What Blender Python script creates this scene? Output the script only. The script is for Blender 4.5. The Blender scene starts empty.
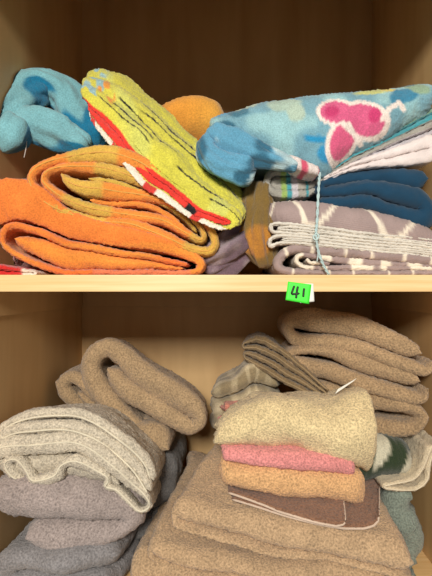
import bpy, math, random
import numpy as np
from mathutils import Vector
random.seed(7)
F = 432.0            # focal length in pixels of the 432x576 frame
CX, CY = 227.0, 290.0
CAMY, EYE = -0.51, 0.40
HW, DEPTH = 0.30, 0.384
SH0, SH1 = 0.398, 0.418   # shelf underside / top
col = bpy.context.scene.collection

def P(px, py, c):
    return (( px - CX) * c / F, c + CAMY, EYE - (py - CY) * c / F)

# ------------------------------------------------------------------ noise
_rng = np.random.RandomState(3)
_tab = _rng.rand(64, 64, 64)
def vnoise(p, scale, seed=0):
    q = p * scale + 17.3 + seed * 7.77
    i = np.floor(q).astype(int); f = q - i; f = f * f * (3 - 2 * f)
    r = 0
    for dx in (0, 1):
        for dy in (0, 1):
            for dz in (0, 1):
                w = (f[:, 0] if dx else 1 - f[:, 0]) * (f[:, 1] if dy else 1 - f[:, 1]) * (f[:, 2] if dz else 1 - f[:, 2])
                r = r + w * _tab[(i[:, 0] + dx) % 64, (i[:, 1] + dy) % 64, (i[:, 2] + dz) % 64]
    return r * 2 - 1
def vnoise3(p, scale, seed=0):
    return np.stack([vnoise(p, scale, seed + k * 3.1) for k in range(3)], 1)

# ------------------------------------------------------------------ materials
_m = {}
def terry(name, rough=1.0, sheen=0.4, bump=0.6, scale=520, var=0.22, weave=False, coat=0.0):
    if name in _m: return _m[name]
    m = bpy.data.materials.new(name); m.use_nodes = True; nt = m.node_tree; n = nt.nodes; L = nt.links
    b = n['Principled BSDF']; b.inputs['Roughness'].default_value = rough
    b.inputs['Sheen Weight'].default_value = sheen; b.inputs['Sheen Roughness'].default_value = 0.6
    b.inputs['Specular IOR Level'].default_value = 0.15
    b.inputs['Coat Weight'].default_value = coat
    at = n.new('ShaderNodeAttribute'); at.attribute_name = 'Col'
    tc = n.new('ShaderNodeTexCoord')
    n1 = n.new('ShaderNodeTexNoise'); n1.inputs['Scale'].default_value = scale; n1.inputs['Detail'].default_value = 2
    n2 = n.new('ShaderNodeTexNoise'); n2.inputs['Scale'].default_value = 38; n2.inputs['Detail'].default_value = 3
    L.new(tc.outputs['Object'], n1.inputs['Vector']); L.new(tc.outputs['Object'], n2.inputs['Vector'])
    mr = n.new('ShaderNodeMapRange'); mr.inputs[1].default_value = 0.25; mr.inputs[2].default_value = 0.75
    mr.inputs[3].default_value = 1 - var * 1.3; mr.inputs[4].default_value = 1 + var
    L.new(n1.outputs['Fac'], mr.inputs[0])
    mr2 = n.new('ShaderNodeMapRange'); mr2.inputs[1].default_value = 0.3; mr2.inputs[2].default_value = 0.7
    mr2.inputs[3].default_value = 0.9; mr2.inputs[4].default_value = 1.08
    L.new(n2.outputs['Fac'], mr2.inputs[0])
    mu = n.new('ShaderNodeMath'); mu.operation = 'MULTIPLY'; L.new(mr.outputs[0], mu.inputs[0]); L.new(mr2.outputs[0], mu.inputs[1])
    vm = n.new('ShaderNodeVectorMath'); vm.operation = 'SCALE'; L.new(at.outputs['Color'], vm.inputs[0]); L.new(mu.outputs[0], vm.inputs['Scale'])
    L.new(vm.outputs[0], b.inputs['Base Color'])
    bp = n.new('ShaderNodeBump'); bp.inputs['Strength'].default_value = bump; bp.inputs['Distance'].default_value = 0.0022
    if weave:
        wv = n.new('ShaderNodeTexWave'); wv.inputs['Scale'].default_value = 300
        uv = n.new('ShaderNodeUVMap'); L.new(uv.outputs[0], wv.inputs['Vector']); 
        ad = n.new('ShaderNodeMath'); ad.operation = 'ADD'; L.new(wv.outputs['Fac'], ad.inputs[0]); L.new(n1.outputs['Fac'], ad.inputs[1])
        L.new(ad.outputs[0], bp.inputs['Height'])
    else:
        L.new(n1.outputs['Fac'], bp.inputs['Height'])
    L.new(bp.outputs[0], b.inputs['Normal'])
    _m[name] = m; return m
TERRY = terry('terry_cloth', bump=1.0, scale=400, var=0.34, sheen=0.22)
FLEECE = terry('fleece_cloth', bump=0.5, scale=600, var=0.2, sheen=0.25)
COTTON = terry('cotton_sheet', bump=0.2, scale=900, var=0.08, sheen=0.15, rough=0.85, weave=True)
VELOUR = terry('velour_cloth', bump=0.5, scale=500, var=0.2, sheen=0.2)

def wood(name, c1, c2, rough=0.45, axis='X', sc=(2, 40, 40), spec=0.35):
    m = bpy.data.materials.new(name); m.use_nodes = True; nt = m.node_tree; n = nt.nodes; L = nt.links
    b = n['Principled BSDF']; b.inputs['Roughness'].default_value = rough; b.inputs['Specular IOR Level'].default_value = spec
    tc = n.new('ShaderNodeTexCoord'); mp = n.new('ShaderNodeMapping'); mp.inputs['Scale'].default_value = sc
    L.new(tc.outputs['Object'], mp.inputs['Vector'])
    ns = n.new('ShaderNodeTexNoise'); ns.inputs['Scale'].default_value = 3; ns.inputs['Detail'].default_value = 6; ns.inputs['Distortion'].default_value = 0.4
    L.new(mp.outputs[0], ns.inputs['Vector'])
    cr = n.new('ShaderNodeValToRGB'); cr.color_ramp.elements[0].position = 0.35; cr.color_ramp.elements[1].position = 0.68
    cr.color_ramp.elements[0].color = (*c1, 1); cr.color_ramp.elements[1].color = (*c2, 1)
    L.new(ns.outputs['Fac'], cr.inputs[0]); L.new(cr.outputs[0], b.inputs['Base Color'])
    bp = n.new('ShaderNodeBump'); bp.inputs['Strength'].default_value = 0.08; bp.inputs['Distance'].default_value = 0.001
    L.new(ns.outputs['Fac'], bp.inputs['Height']); L.new(bp.outputs[0], b.inputs['Normal'])
    return m
def plain(name, c, rough=0.6):
    m = bpy.data.materials.new(name); m.use_nodes = True; nt = m.node_tree; b = nt.nodes['Principled BSDF']
    b.inputs['Roughness'].default_value = rough
    ns = nt.nodes.new('ShaderNodeTexNoise'); ns.inputs['Scale'].default_value = 120
    mx = nt.nodes.new('ShaderNodeMapRange'); mx.inputs[3].default_value = 0.93; mx.inputs[4].default_value = 1.04
    nt.links.new(ns.outputs['Fac'], mx.inputs[0])
    vm = nt.nodes.new('ShaderNodeVectorMath'); vm.operation = 'SCALE'; vm.inputs[0].default_value = c
    nt.links.new(mx.outputs[0], vm.inputs['Scale']); nt.links.new(vm.outputs[0], b.inputs['Base Color'])
    return m

def srgb(r, g, b):
    f = lambda v: (v / 255 / 12.92) if v / 255 <= 0.04045 else ((v / 255 + 0.055) / 1.055) ** 2.4
    return np.array([f(r), f(g), f(b)])

# ------------------------------------------------------------------ mesh helper
def link_mesh(name, V, Fc, mat, parent=None, colors=None, uv=None, smooth=True):
    me = bpy.data.meshes.new(name)
    V = np.asarray(V, dtype=np.float32)
    me.from_pydata(V.tolist(), [], Fc)
    me.materials.append(mat)
    if smooth: me.polygons.foreach_set('use_smooth', [True] * len(me.polygons))
    if colors is not None:
        a = me.color_attributes.new('Col', 'FLOAT_COLOR', 'POINT')
        c4 = np.ones((len(V), 4), dtype=np.float32); c4[:, :3] = colors
        a.data.foreach_set('color', c4.ravel())
    if uv is not None:
        lay = me.uv_layers.new(name='UVMap')
        li = np.zeros(len(me.loops), dtype=np.int32); me.loops.foreach_get('vertex_index', li)
        lay.data.foreach_set('uv', np.asarray(uv, dtype=np.float32)[li].ravel())
    me.update()
    o = bpy.data.objects.new(name, me); col.objects.link(o)
    if parent is not None: o.parent = parent
    return o
def tag(o, label, cat, group=None):
    o['label'] = label; o['category'] = cat
    if group: o['group'] = group
    return o
def box(x0, x1, y0, y1, z0, z1, bev=0.0015):
    import bmesh
    bm = bmesh.new(); bmesh.ops.create_cube(bm, size=1)
    for v in bm.verts:
        v.co = ((x0 + x1) / 2 + v.co.x * (x1 - x0), (y0 + y1) / 2 + v.co.y * (y1 - y0), (z0 + z1) / 2 + v.co.z * (z1 - z0))
    if bev: bmesh.ops.bevel(bm, geom=bm.edges[:], offset=bev, segments=2, profile=0.7, affect='EDGES')
    return bm
def boxobj(name, dims, mat, parent=None, kind=None, bev=0.0015):
    me = bpy.data.meshes.new(name); bm = box(*dims, bev=bev); bm.to_mesh(me); bm.free(); me.materials.append(mat)
    o = bpy.data.objects.new(name, me); col.objects.link(o)
    if parent: o.parent = parent
    if kind: o['kind'] = kind
    return o

# ------------------------------------------------------------------ fold paths (a, h) in metres
def arc(cx, cy, r, a0, a1, n=12):
    return [(cx + r * math.cos(a0 + (a1 - a0) * i / n), cy + r * math.sin(a0 + (a1 - a0) * i / n)) for i in range(n + 1)]
def zfold(A, H, n, t, free=0.0):
    p = H / n; c = p / 2 + t / 2; pts = [(A - t / 2 - free, p / 2)] ; d = -1
    for k in range(n):
        h = (k + .5) * p
        if k < n - 1:
            if d < 0: pts += arc(c, h + p / 2, p / 2, -math.pi / 2, -3 * math.pi / 2)
            else: pts += arc(A - c, h + p / 2, p / 2, -math.pi / 2, math.pi / 2)
        else: pts.append((t / 2 + free if d < 0 else A - t / 2 - free, h))
        d = -d
    return pts
def book2(A, H, n, t, free=0.0):
    p = H / 2; c = p / 2 + t / 2
    return [(A - t / 2, p / 2)] + arc(c, p, p / 2, -math.pi / 2, -3 * math.pi / 2, 20) + [(A - t / 2 - free, 1.5 * p)]
def book4(A, H, n, t, free=0.01):
    p = H / 4; c = 1.5 * p + t / 2; e = A - p / 2 - t / 2
    pts = [(A - t / 2 - free, 1.5 * p)] + arc(c, 2 * p, p / 2, -math.pi / 2, -3 * math.pi / 2)
    pts += arc(e, 3 * p, p / 2, -math.pi / 2, math.pi / 2)
    pts += arc(c, 2 * p, 1.5 * p, math.pi / 2, 3 * math.pi / 2, 24)
    pts.append((A - t / 2 - free * .5, p / 2)); return pts
def roll(A, H, n, t, free=0.0):      # n turns of a flattened spiral, ends outside
    R = H / 2 - t / 2; r0 = R / (2 * n + 1) * 0.9; Lh = max((A - H) / 2, 0.001); pts = []
    N = int(n * 36)
    for i in range(N + 1):
        th = 2 * math.pi * n * i / N
        r = r0 + (R - r0) * i / N
        ph = th - math.pi / 2
        cx = A / 2 + (Lh if math.cos(ph) >= 0 else -Lh)
        pts.append((cx + r * math.cos(ph), H / 2 + r * math.sin(ph)))
    return pts
def wrap3(A, H, n, t, free=0.0):     # outer U around an inner flat fold
    p = H / 4; c = 1.5 * p + t / 2
    pts = [(A - t / 2, p / 2)] + arc(c, 2 * p, 1.5 * p, -math.pi / 2, -3 * math.pi / 2, 24)
    pts += arc(A - p / 2 - t / 2, 3 * p, p / 2, math.pi / 2, -math.pi / 2)
    pts += arc(c, 2 * p, p / 2, math.pi / 2, 3 * math.pi / 2) + [(A - t / 2 - free, 1.5 * p)]
    return pts
def zvar(A, H, fr, t, free=0.0):
    fr = np.array(fr) / sum(fr); T = fr * H; n = len(fr); h = (np.cumsum(fr) - fr / 2) * H; pts = []; d = -1
    tm = T.mean()
    pts.append((A - tm / 2, h[0], T[0]))
    for k in range(n):
        if k < n - 1:
            r = (h[k + 1] - h[k]) / 2; c = r + max(T[k], T[k + 1]) / 2; q = arc(c if d < 0 else A - c, h[k] + r, r, -math.pi / 2, -3 * math.pi / 2 if d < 0 else math.pi / 2)
            pts += [(x, y, T[k] + (T[k + 1] - T[k]) * i / 12) for i, (x, y) in enumerate(q)]
        else: pts.append((tm / 2 + free if d < 0 else A - tm / 2 - free, h[k], T[k]))
        d = -d
    return pts
def nest(A, H, fr, t, free=0.008):
    fr = np.array(fr) / sum(fr); T = fr * H; n = len(fr); h = (np.cumsum(fr) - fr / 2) * H
    R = (h[-1] - h[0]) / 2; c = R + T[0] / 2 + .0; pts = [(A - T[-1] / 2, h[-1], T[-1])]
    pts += [(x, y, T[-1] + (T[0] - T[-1]) * i / 24) for i, (x, y) in enumerate(arc(c, (h[0] + h[-1]) / 2, R, math.pi / 2, 3 * math.pi / 2, 24))]
    d = 1
    for k in range(n - 2):
        r = (h[k + 1] - h[k]) / 2
        if d > 0:
            e = A - r - max(T[k], T[k + 1]) / 2 - .004; q = arc(e, h[k] + r, r, -math.pi / 2, math.pi / 2)
        else:
            e = T[0] + r + max(T[k], T[k + 1]) / 2 + abs((h[k] + r) - (h[0] + h[-1]) / 2) * .6; q = arc(e, h[k] + r, r, -math.pi / 2, -3 * math.pi / 2)
        pts += [(x, y, T[k] + (T[k + 1] - T[k]) * i / 12) for i, (x, y) in enumerate(q)]
        d = -d
    pts.append((A - T[n - 2] / 2 - free, h[n - 2], T[n - 2]) if d > 0 else (T[0] + free + .01, h[n - 2], T[n - 2]))
    return pts
def resample(pts, ds):
    p = np.array(pts, float); seg = np.linalg.norm(np.diff(p[:, :2], axis=0), axis=1); keep = np.r_[True, seg > 1e-6]; p = p[keep]
    seg = np.linalg.norm(np.diff(p[:, :2], axis=0), axis=1); s = np.r_[0, np.cumsum(seg)]
    n = max(int(s[-1] / ds), 8); q = np.linspace(0, s[-1], n + 1)
    r = np.stack([np.interp(q, s, p[:, k]) for k in range(p.shape[1])], 1)
    return r, q
def crom(ctrl, t):
    """ctrl (k,...) ; t array in [0,1] -> catmull rom"""
    ctrl = np.asarray(ctrl, float); k = len(ctrl)
    if k == 1: return np.repeat(ctrl, len(t), 0)
    x = np.clip(t, 0, 1) * (k - 1); i = np.minimum(x.astype(int), k - 2); f = (x - i)
    # linear extrapolation outside
    f = f + np.where(t < 0, t * (k - 1), 0) + np.where(t > 1, (t - 1) * (k - 1), 0)
    g = lambda j: ctrl[np.clip(j, 0, k - 1)]
    p0, p1, p2, p3 = g(i - 1), g(i), g(i + 1), g(i + 2)
    p0 = np.where((i == 0).reshape((-1,) + (1,) * (ctrl.ndim - 1)), 2 * p1 - p2, p0)
    p3 = np.where((i == k - 2).reshape((-1,) + (1,) * (ctrl.ndim - 1)), 2 * p2 - p1, p3)
    f = f.reshape((-1,) + (1,) * (ctrl.ndim - 1))
    return 0.5 * (2 * p1 + (p2 - p0) * f + (2 * p0 - 5 * p1 + 4 * p2 - p3) * f ** 2 + (3 * p1 - p0 - 3 * p2 + p3) * f ** 3)

NS = 9
def station(spec):
    """spec: (bottom pts, top pts) -> array (2, NS, 3)"""
    out = []
    for row in spec:
        out.append(crom(np.array([P(*q) for q in row]), np.linspace(0, 1, NS)))
    return np.array(out)
def shifted(st, d, scale=1.0):
    c = st.mean(axis=(0, 1), keepdims=True)
    return (st - c) * scale + c + np.array(d)

class Geo:
    def __init__(s): s.V = []; s.F = []; s.C = []; s.U = []; s.n = 0; s.tubes = []
    def add(s, V, Fc, C, U):
        s.V.append(V); s.C.append(C); s.U.append(U); s.F += [tuple(i + s.n for i in f) for f in Fc]; s.n += len(V)
    def build(s, name, mat, parent=None):
        return link_mesh(name, np.concatenate(s.V), s.F, mat, parent, np.concatenate(s.C), np.concatenate(s.U))

def loft(g, stations, path, n=4, fr=None, t=None, fill=0.9, flip=False, vflip=False, color=None, ds=0.0035, dw=0.0035, jit=0.004,
         lump=(0.006, 9), mid=(0.002, 35), fuzz=0.0006, seed=0, free=0.0, prange=None, minz=None, back_jit=None, warp=None, ridge=None):
    S = np.array(stations)                       # (k,2,NS,3)
    A = np.linalg.norm(np.diff(S[:, 0], axis=1), axis=2).sum(1).mean() * .5 + np.linalg.norm(np.diff(S[:, 1], axis=1), axis=2).sum(1).mean() * .5
    H = np.linalg.norm(S[:, 1] - S[:, 0], axis=2).mean()
    cen = S.mean(axis=(1, 2)); B = np.linalg.norm(np.diff(cen, axis=0), axis=1).sum()
    if t is None:
        cnt = {'zvar': 1 if path in (book2,) else 4, 'nest': 5, 'book2': 2, 'book4': 4, 'wrap3': 4, 'zfold': n, 'roll': 2 * n + 1}[path.__name__]
        t = H / cnt * fill
    pts, q = resample(path(A, H, fr if fr is not None else n, t, free), ds)
    tv = np.full(len(pts), t)
    if pts.shape[1] == 3: tv = pts[:, 2] * fill; pts = pts[:, :2]; t = float(np.median(tv))
    tan = np.gradient(pts, axis=0); tan /= np.linalg.norm(tan, axis=1)[:, None] + 1e-9
    nor = np.stack([-tan[:, 1], tan[:, 0]], 1)
    # edge-end rounding of thickness
    Ltot = q[-1]; kk = max(int(.003 / ds), 1); e = np.minimum(q, Ltot - q); th = tv / 2 * np.sqrt(np.clip(1 - (1 - np.clip(e / (t * .6), 0, 1)) ** 2, 0.02, 1))
    up = pts + nor * th[:, None]; dn = pts - nor * th[:, None]
    m = len(pts); nb = max(int(B / dw), 6)
    # w stations with extra rounding stations
    er = t * .55 / B
    bs = np.concatenate([[0, .08 * er, .3 * er, .65 * er], np.linspace(er, 1 - er, nb), [1 - .65 * er, 1 - .3 * er, 1 - .08 * er, 1]])
    prof = np.sqrt(np.clip(1 - (1 - np.clip(np.minimum(bs, 1 - bs) / er, 0, 1)) ** 2, 0.01, 1))
    rs = np.random.RandomState(seed + 5)
    jn = np.interp(q, np.linspace(0, Ltot, max(int(Ltot / .05), 3)), rs.randn(max(int(Ltot / .05), 3))) * jit / B
    jb = np.interp(q, np.linspace(0, Ltot, max(int(Ltot / .05), 3)), rs.randn(max(int(Ltot / .05), 3))) * (jit if back_jit is None else back_jit) / B
    W = len(bs); allV = []; T = len(S)
    loop_a = np.r_[up[:, 0], dn[::-1, 0]]; loop_h = np.r_[up[:, 1], dn[::-1, 1]]
    mid_a = np.r_[pts[:, 0], pts[::-1, 0]]; mid_h = np.r_[pts[:, 1], pts[::-1, 1]]
    qq = np.r_[q, q[::-1]]; JN = np.r_[jn, jn[::-1]]; JB = np.r_[jb, jb[::-1]]
    M = 2 * m
    aa = mid_a[None] + (loop_a - mid_a)[None] * prof[:, None]; hh = mid_h[None] + (loop_h - mid_h)[None] * prof[:, None]
    bb = bs[:, None] * (1 - JB[None] - JN[None]) + JN[None]
    aa = aa / A; hh = hh / H
    if flip: aa = 1 - aa
    if vflip: hh = 1 - hh
    def mapping(a, h, b):
        a = a.ravel(); h = h.ravel(); b = b.ravel()
        # evaluate lofted grid: first along b for each NS column via catmull, bilinear afterwards
        x = np.clip(a, -.2, 1.2) * (NS - 1); i = np.clip(np.floor(x).astype(int), 0, NS - 2); f = (x - i)[:, None]
        k = T; xb = np.clip(b, 0, 1) * (k - 1); ib = np.minimum(xb.astype(int), k - 2); fb = b * (k - 1) - ib
        def pt(row, ci):
            p1 = S[ib, row, ci]; p2 = S[ib + 1, row, ci]
            p0 = np.where((ib == 0)[:, None], 2 * p1 - p2, S[np.maximum(ib - 1, 0), row, ci])
            p3 = np.where((ib == k - 2)[:, None], 2 * p2 - p1, S[np.minimum(ib + 2, k - 1), row, ci])
            F_ = fb[:, None]
            return 0.5 * (2 * p1 + (p2 - p0) * F_ + (2 * p0 - 5 * p1 + 4 * p2 - p3) * F_ ** 2 + (3 * p1 - p0 - 3 * p2 + p3) * F_ ** 3)
        lo = pt(0, i) * (1 - f) + pt(0, i + 1) * f; hi = pt(1, i) * (1 - f) + pt(1, i + 1) * f
        return lo * (1 - h[:, None]) + hi * h[:, None]
    V = mapping(aa, hh, bb)
    ua = aa.ravel(); uh = hh.ravel(); ub = bb.ravel(); us = np.tile(qq, W)
    def crumple(V):
        V = V + vnoise3(V, lump[1], seed) * lump[0] + vnoise3(V, lump[1] * 2.3, seed + 3) * lump[0] * .4
        V = V + vnoise3(V, mid[1], seed + 1) * mid[0]
        if warp is not None: V = warp(V)
        if minz is not None:
            z = V[:, 2]; V[:, 2] = np.where(z < minz + .004, minz + .004 * np.exp((z - minz - .004) / .02), z)
        return V
    V = crumple(V)
    side = np.tile(np.r_[np.ones(m), -np.ones(m)], W)
    # normals (approx) for fuzz
    G = V.reshape(W, M, 3)
    du = np.roll(G, -1, 1) - np.roll(G, 1, 1); dv = np.gradient(G, axis=0); N_ = np.cross(du, dv); N_ /= np.linalg.norm(N_, axis=2)[..., None] + 1e-12
    ctr = (G + G[:, ::-1]) / 2; inv = (N_ * (G - ctr)).sum() < 0
    if inv: N_ = -N_
    if ridge is not None:
        r = ridge(ua, ub, uh, us)
        G = G + N_ * (np.asarray(r).reshape(W, M) * prof[:, None])[..., None]
    G = G + N_ * (rs.randn(W, M) * fuzz)[..., None]
    V = G.reshape(-1, 3)
    C = np.zeros((len(V), 3))
    if callable(color): C[:] = color(ua, ub, uh, us, side, A, B, Ltot)
    else: C[:] = color
    # faces
    Fc = []
    idx = np.arange(W * M).reshape(W, M)
    j = np.arange(M); jn_ = (j + 1) % M
    qd = np.stack([idx[:-1][:, j], idx[:-1][:, jn_], idx[1:][:, jn_], idx[1:][:, j]], -1).reshape(-1, 4)
    if inv: qd = qd[:, ::-1]
    Fc = qd.tolist()
    for w, rev in ((0, True), (W - 1, False)):
        a0 = idx[w][:m - 1]; a1 = idx[w][1:m]; b1 = idx[w][::-1][1:m]; b0 = idx[w][::-1][:m - 1]
        cap = np.stack([a0, a1, b1, b0], -1)
        if rev ^ inv: cap = cap[:, ::-1]
        Fc += cap.tolist()
    g.add(V, Fc, C, np.stack([us, ub * B], 1))
    # hem rails: returns function producing polyline along the selvedge at b=0 / b=1 and along sheet ends
    def rail(which, off=0.0, inset=0.0):
        if which in ('front', 'back'):
            b = (inset / B + jn) if which == 'front' else (1 - inset / B - jb)
            pp = pts + nor * off
            a_, h_ = pp[:, 0] / A, pp[:, 1] / H
        else:
            k = 0 if which == 'start' else -1
            ii = int(round(inset / ds)); k = min(ii, m - 1) if which == 'start' else max(m - 1 - ii, 0)
            b = np.linspace(.01, .99, nb); p_ = pts[k] + nor[k] * off
            a_, h_ = np.full(nb, p_[0] / A), np.full(nb, p_[1] / H)
        if flip: a_ = 1 - a_
        if vflip: h_ = 1 - h_
        return crumple(mapping(a_, h_, b))
    g.last = rail; g.t = t
    return rail

def tube(g, pl, r, color, ring=7, jitter=0.0):
    pl = np.asarray(pl, float); n = len(pl)
    T = np.gradient(pl, axis=0); T /= np.linalg.norm(T, axis=1)[:, None] + 1e-9
    ref = np.array([0.13, 0.2, 0.97]); X = np.cross(T, ref); X /= np.linalg.norm(X, axis=1)[:, None] + 1e-9; Y = np.cross(T, X)
    r = np.broadcast_to(np.asarray(r, float), (n,)).copy(); r[0] *= .3; r[-1] *= .3
    th = np.linspace(0, 2 * np.pi, ring, endpoint=False)
    V = pl[:, None] + r[:, None, None] * (X[:, None] * np.cos(th)[None, :, None] + Y[:, None] * np.sin(th)[None, :, None])
    V = V.reshape(-1, 3); idx = np.arange(n * ring).reshape(n, ring); j = np.arange(ring); k = (j + 1) % ring
    Fc = np.stack([idx[:-1][:, j], idx[:-1][:, k], idx[1:][:, k], idx[1:][:, j]], -1).reshape(-1, 4).tolist()
    Fc += [idx[0][::-1].tolist(), idx[-1].tolist()]
    g.add(V, Fc, np.tile(color, (len(V), 1)), np.zeros((len(V), 2)))

def swag(g, pts, rad, color, flat=1.0, folds=3, famp=0.15, twist=6.0, ring=72, seed=0, lump=(.006, 12), fuzz=.0003, ref=(0, 1, 0), hook=None, step=.003, depth=1.0):
    """gathered cloth following a curve, with lengthwise folds"""
    ctrl = np.array([P(*q) for q in pts]); n0 = 200
    pl = crom(ctrl, np.linspace(0, 1, n0)); L = np.r_[0, np.cumsum(np.linalg.norm(np.diff(pl, axis=0), axis=1))]
    n = int(L[-1] / step); s = np.linspace(0, L[-1], n); pl = np.stack([np.interp(s, L, pl[:, k]) for k in range(3)], 1)
    r = np.interp(np.interp(s, L, np.linspace(0, 1, n0)), np.linspace(0, 1, len(rad)), rad)
    e = np.minimum(s, s[-1] - s); r = r * np.sqrt(np.clip(1 - (1 - np.clip(e / (r * .7), 0, 1)) ** 2, .0004, 1))
    T = np.gradient(pl, axis=0); T /= np.linalg.norm(T, axis=1)[:, None]
    Y = np.tile(np.array(ref, float), (n, 1)); X = np.cross(T, Y); X /= np.linalg.norm(X, axis=1)[:, None]; Y = np.cross(X, T)
    th = np.linspace(0, 2 * np.pi, ring, endpoint=False)[None]
    ss = s[:, None]
    mod = 1 + famp * np.sin(folds * th + twist * ss * 6.28) + famp * .6 * np.sin((2 * folds + 1) * th - twist * 4 * ss + seed)
    mod = mod - famp * .8 * np.exp(-((np.sin(th * .5 * folds + twist * ss * 3 + seed)) / .18) ** 2)
    R = r[:, None] * mod
    V = pl[:, None] + R[..., None] * (X[:, None] * (np.cos(th) * flat)[..., None] + Y[:, None] * (np.sin(th) * depth)[..., None])
    V = V.reshape(-1, 3)
    V = V + vnoise3(V, lump[1], seed) * lump[0] + vnoise3(V, lump[1] * 3, seed) * lump[0] * .35 + np.random.RandomState(seed).randn(len(V), 3) * fuzz
    if hook: V = hook(V)
    U = np.stack([np.repeat(s, ring), (np.tile(th[0], n)) * np.repeat(r, ring)], 1)
    C = np.zeros((len(V), 3)); C[:] = color(U, V, np.tile(th[0], n)) if callable(color) else color
    idx = np.arange(n * ring).reshape(n, ring); j = np.arange(ring); k = (j + 1) % ring
    Fc = np.stack([idx[:-1][:, j], idx[:-1][:, k], idx[1:][:, k], idx[1:][:, j]], -1).reshape(-1, 4)[:, ::-1].tolist()
    Fc += [idx[0].tolist(), idx[-1][::-1].tolist()]
    g.add(V, Fc, C, U)

def clampbox(V, x0=-HW + .002, x1=HW - .002, y1=DEPTH - .003, z0=None, z1=None, y0=None):
    V = V.copy(); V[:, 0] = np.clip(V[:, 0], x0, x1); V[:, 1] = np.minimum(V[:, 1], y1)
    if y0 is not None: V[:, 1] = np.maximum(V[:, 1], y0)
    if z0 is not None: V[:, 2] = np.maximum(V[:, 2], z0)
    if z1 is not None: V[:, 2] = np.minimum(V[:, 2], z1)
    return V
def trace(g, pts, c0, depth, c1=None, dz=0.0, back=None, sub=6, **kw):
    """sheet whose folded profile (px, py, thickness px) stands at distance c0 (left) .. c1 (right) and runs back by depth"""
    c1 = c0 if c1 is None else c1
    q = np.array(pts, float); q = crom(q, np.linspace(0, 1, (len(q) - 1) * sub + 1))
    x0, x1, y0, y1 = q[:, 0].min(), q[:, 0].max(), q[:, 1].min(), q[:, 1].max()
    if x1 - x0 < 1: x1 = x0 + 1
    if y1 - y0 < 1: y1 = y0 + 1
    s0 = station(([(x0, y1, c0), ((x0 + x1) / 2, y1, (c0 + c1) / 2), (x1, y1, c1)], [(x0, y0, c0), ((x0 + x1) / 2, y0, (c0 + c1) / 2), (x1, y0, c1)]))
    cm_ = (c0 + c1) / 2
    def path(A, H, n, t, free):
        return [((x - x0) / (x1 - x0) * A, (y1 - y) / (y1 - y0) * H, max(w, 1.0) * cm_ / F) for x, y, w in q]
    path.__name__ = 'zvar'
    sc_ = back if back is not None else .98
    mid_ = shifted(s0, (0, depth * .5, dz * .5), (1 + sc_) / 2); end = shifted(s0, (0, depth, dz), sc_)
    kw['fill'] = kw.get('fill', .97) * kw.pop('puff', 1.18)
    return loft(g, [s0, mid_, end], path, **kw)
UP = lambda V: clampbox(V, z0=SH1 + .0006)
LO = lambda V: clampbox(V, z0=.0006, z1=SH0 - .001)

def mix(a, b, f):
    f = np.clip(f, 0, 1)[:, None]; return a * (1 - f) + b * f
def sm(x, e0, e1):
    x = np.clip((x - e0) / (e1 - e0), 0, 1); return x * x * (3 - 2 * x)

# ================================================================== SETTING
maple = wood('maple_panel', srgb(196, 158, 108), srgb(212, 176, 124), rough=0.5, sc=(6, 6, 1))
edgem = wood('maple_edge', srgb(226, 184, 124), srgb(242, 206, 152), rough=0.42, sc=(2, 60, 60))
innerm = maple
T_ = .019
ZT = 1.06
boxobj('wall_left', (-HW - T_, -HW, 0.0, DEPTH + T_, -.3, ZT), maple, kind='structure')
boxobj('wall_right', (HW, HW + T_, 0.0, DEPTH + T_, -.3, ZT), maple, kind='structure')
boxobj('wall_back', (-HW, HW, DEPTH, DEPTH + .012, -.3, ZT), maple, kind='structure', bev=0)
boxobj('floor', (-HW, HW, 0.0, DEPTH, -.02, 0), edgem, kind='structure')
boxobj('ceiling', (-HW, HW, 0.0, DEPTH, ZT - .02, ZT), maple, kind='structure')
# thin ledger strips under the shelf
boxobj('trim_1', (-HW, -HW + .003, .002, DEPTH, .3655, SH0), maple, kind='structure', bev=.0008)
boxobj('trim_2', (HW - .003, HW, .002, DEPTH, .3655, SH0), maple, kind='structure', bev=.0008)
boxobj('trim_3', (-HW + .003, HW - .003, DEPTH - .003, DEPTH, .3655, SH0), maple, kind='structure', bev=.0008)
# face frame stiles
boxobj('trim_4', (-HW - .045, -HW - .0, -.019, 0.0, -.3, ZT + .04), edgem, kind='structure')
boxobj('trim_5', (HW + .0, HW + .045, -.019, 0.0, -.3, ZT + .04), edgem, kind='structure')
boxobj('added_header', (-HW, HW, -.019, 0.0, .775, ZT + .04), edgem, kind='structure')  # unseen header rail, added to keep light off the upper back wall
shelf = boxobj('shelf', (-HW, HW, 0.0, DEPTH - .0005, SH0, SH1), edgem)
tag(shelf, 'pale maple shelf board dividing the cabinet, green numbered tag on its front edge', 'shelf')

# ---- number tag
def panel(name, corners, mat, thick=.0003, parent=None, bow=0.0, n=10):
    """thin sheet from four world corners BL BR TR TL, bowed outward"""
    c = np.array(corners, float); u = np.linspace(0, 1, n); nrm = np.cross(c[1] - c[0], c[3] - c[0]); nrm /= np.linalg.norm(nrm)
    V = []
    for s in (1, -1):
        for v in u:
            for w in u:
                p = (c[0] * (1 - w) + c[1] * w) * (1 - v) + (c[3] * (1 - w) + c[2] * w) * v
                V.append(p + nrm * (s * thick / 2 + bow * (w - .5) ** 2 * 4 * v ** 0 - bow))
    Fc = []
    N = n * n
    for i in range(n - 1):
        for j in range(n - 1):
            a = i * n + j; Fc.append((a, a + 1, a + n + 1, a + n)); Fc.append((a + N, a + n + N, a + n + 1 + N, a + 1 + N))
    rim = [j for j in range(n)] + [i * n + n - 1 for i in range(1, n)] + [(n - 1) * n + j for j in range(n - 2, -1, -1)] + [i * n for i in range(n - 2, 0, -1)]
    for k in range(len(rim)):
        a, b = rim[k], rim[(k + 1) % len(rim)]; Fc.append((b, a, a + N, b + N))
    return link_mesh(name, V, Fc, mat, parent)
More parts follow.
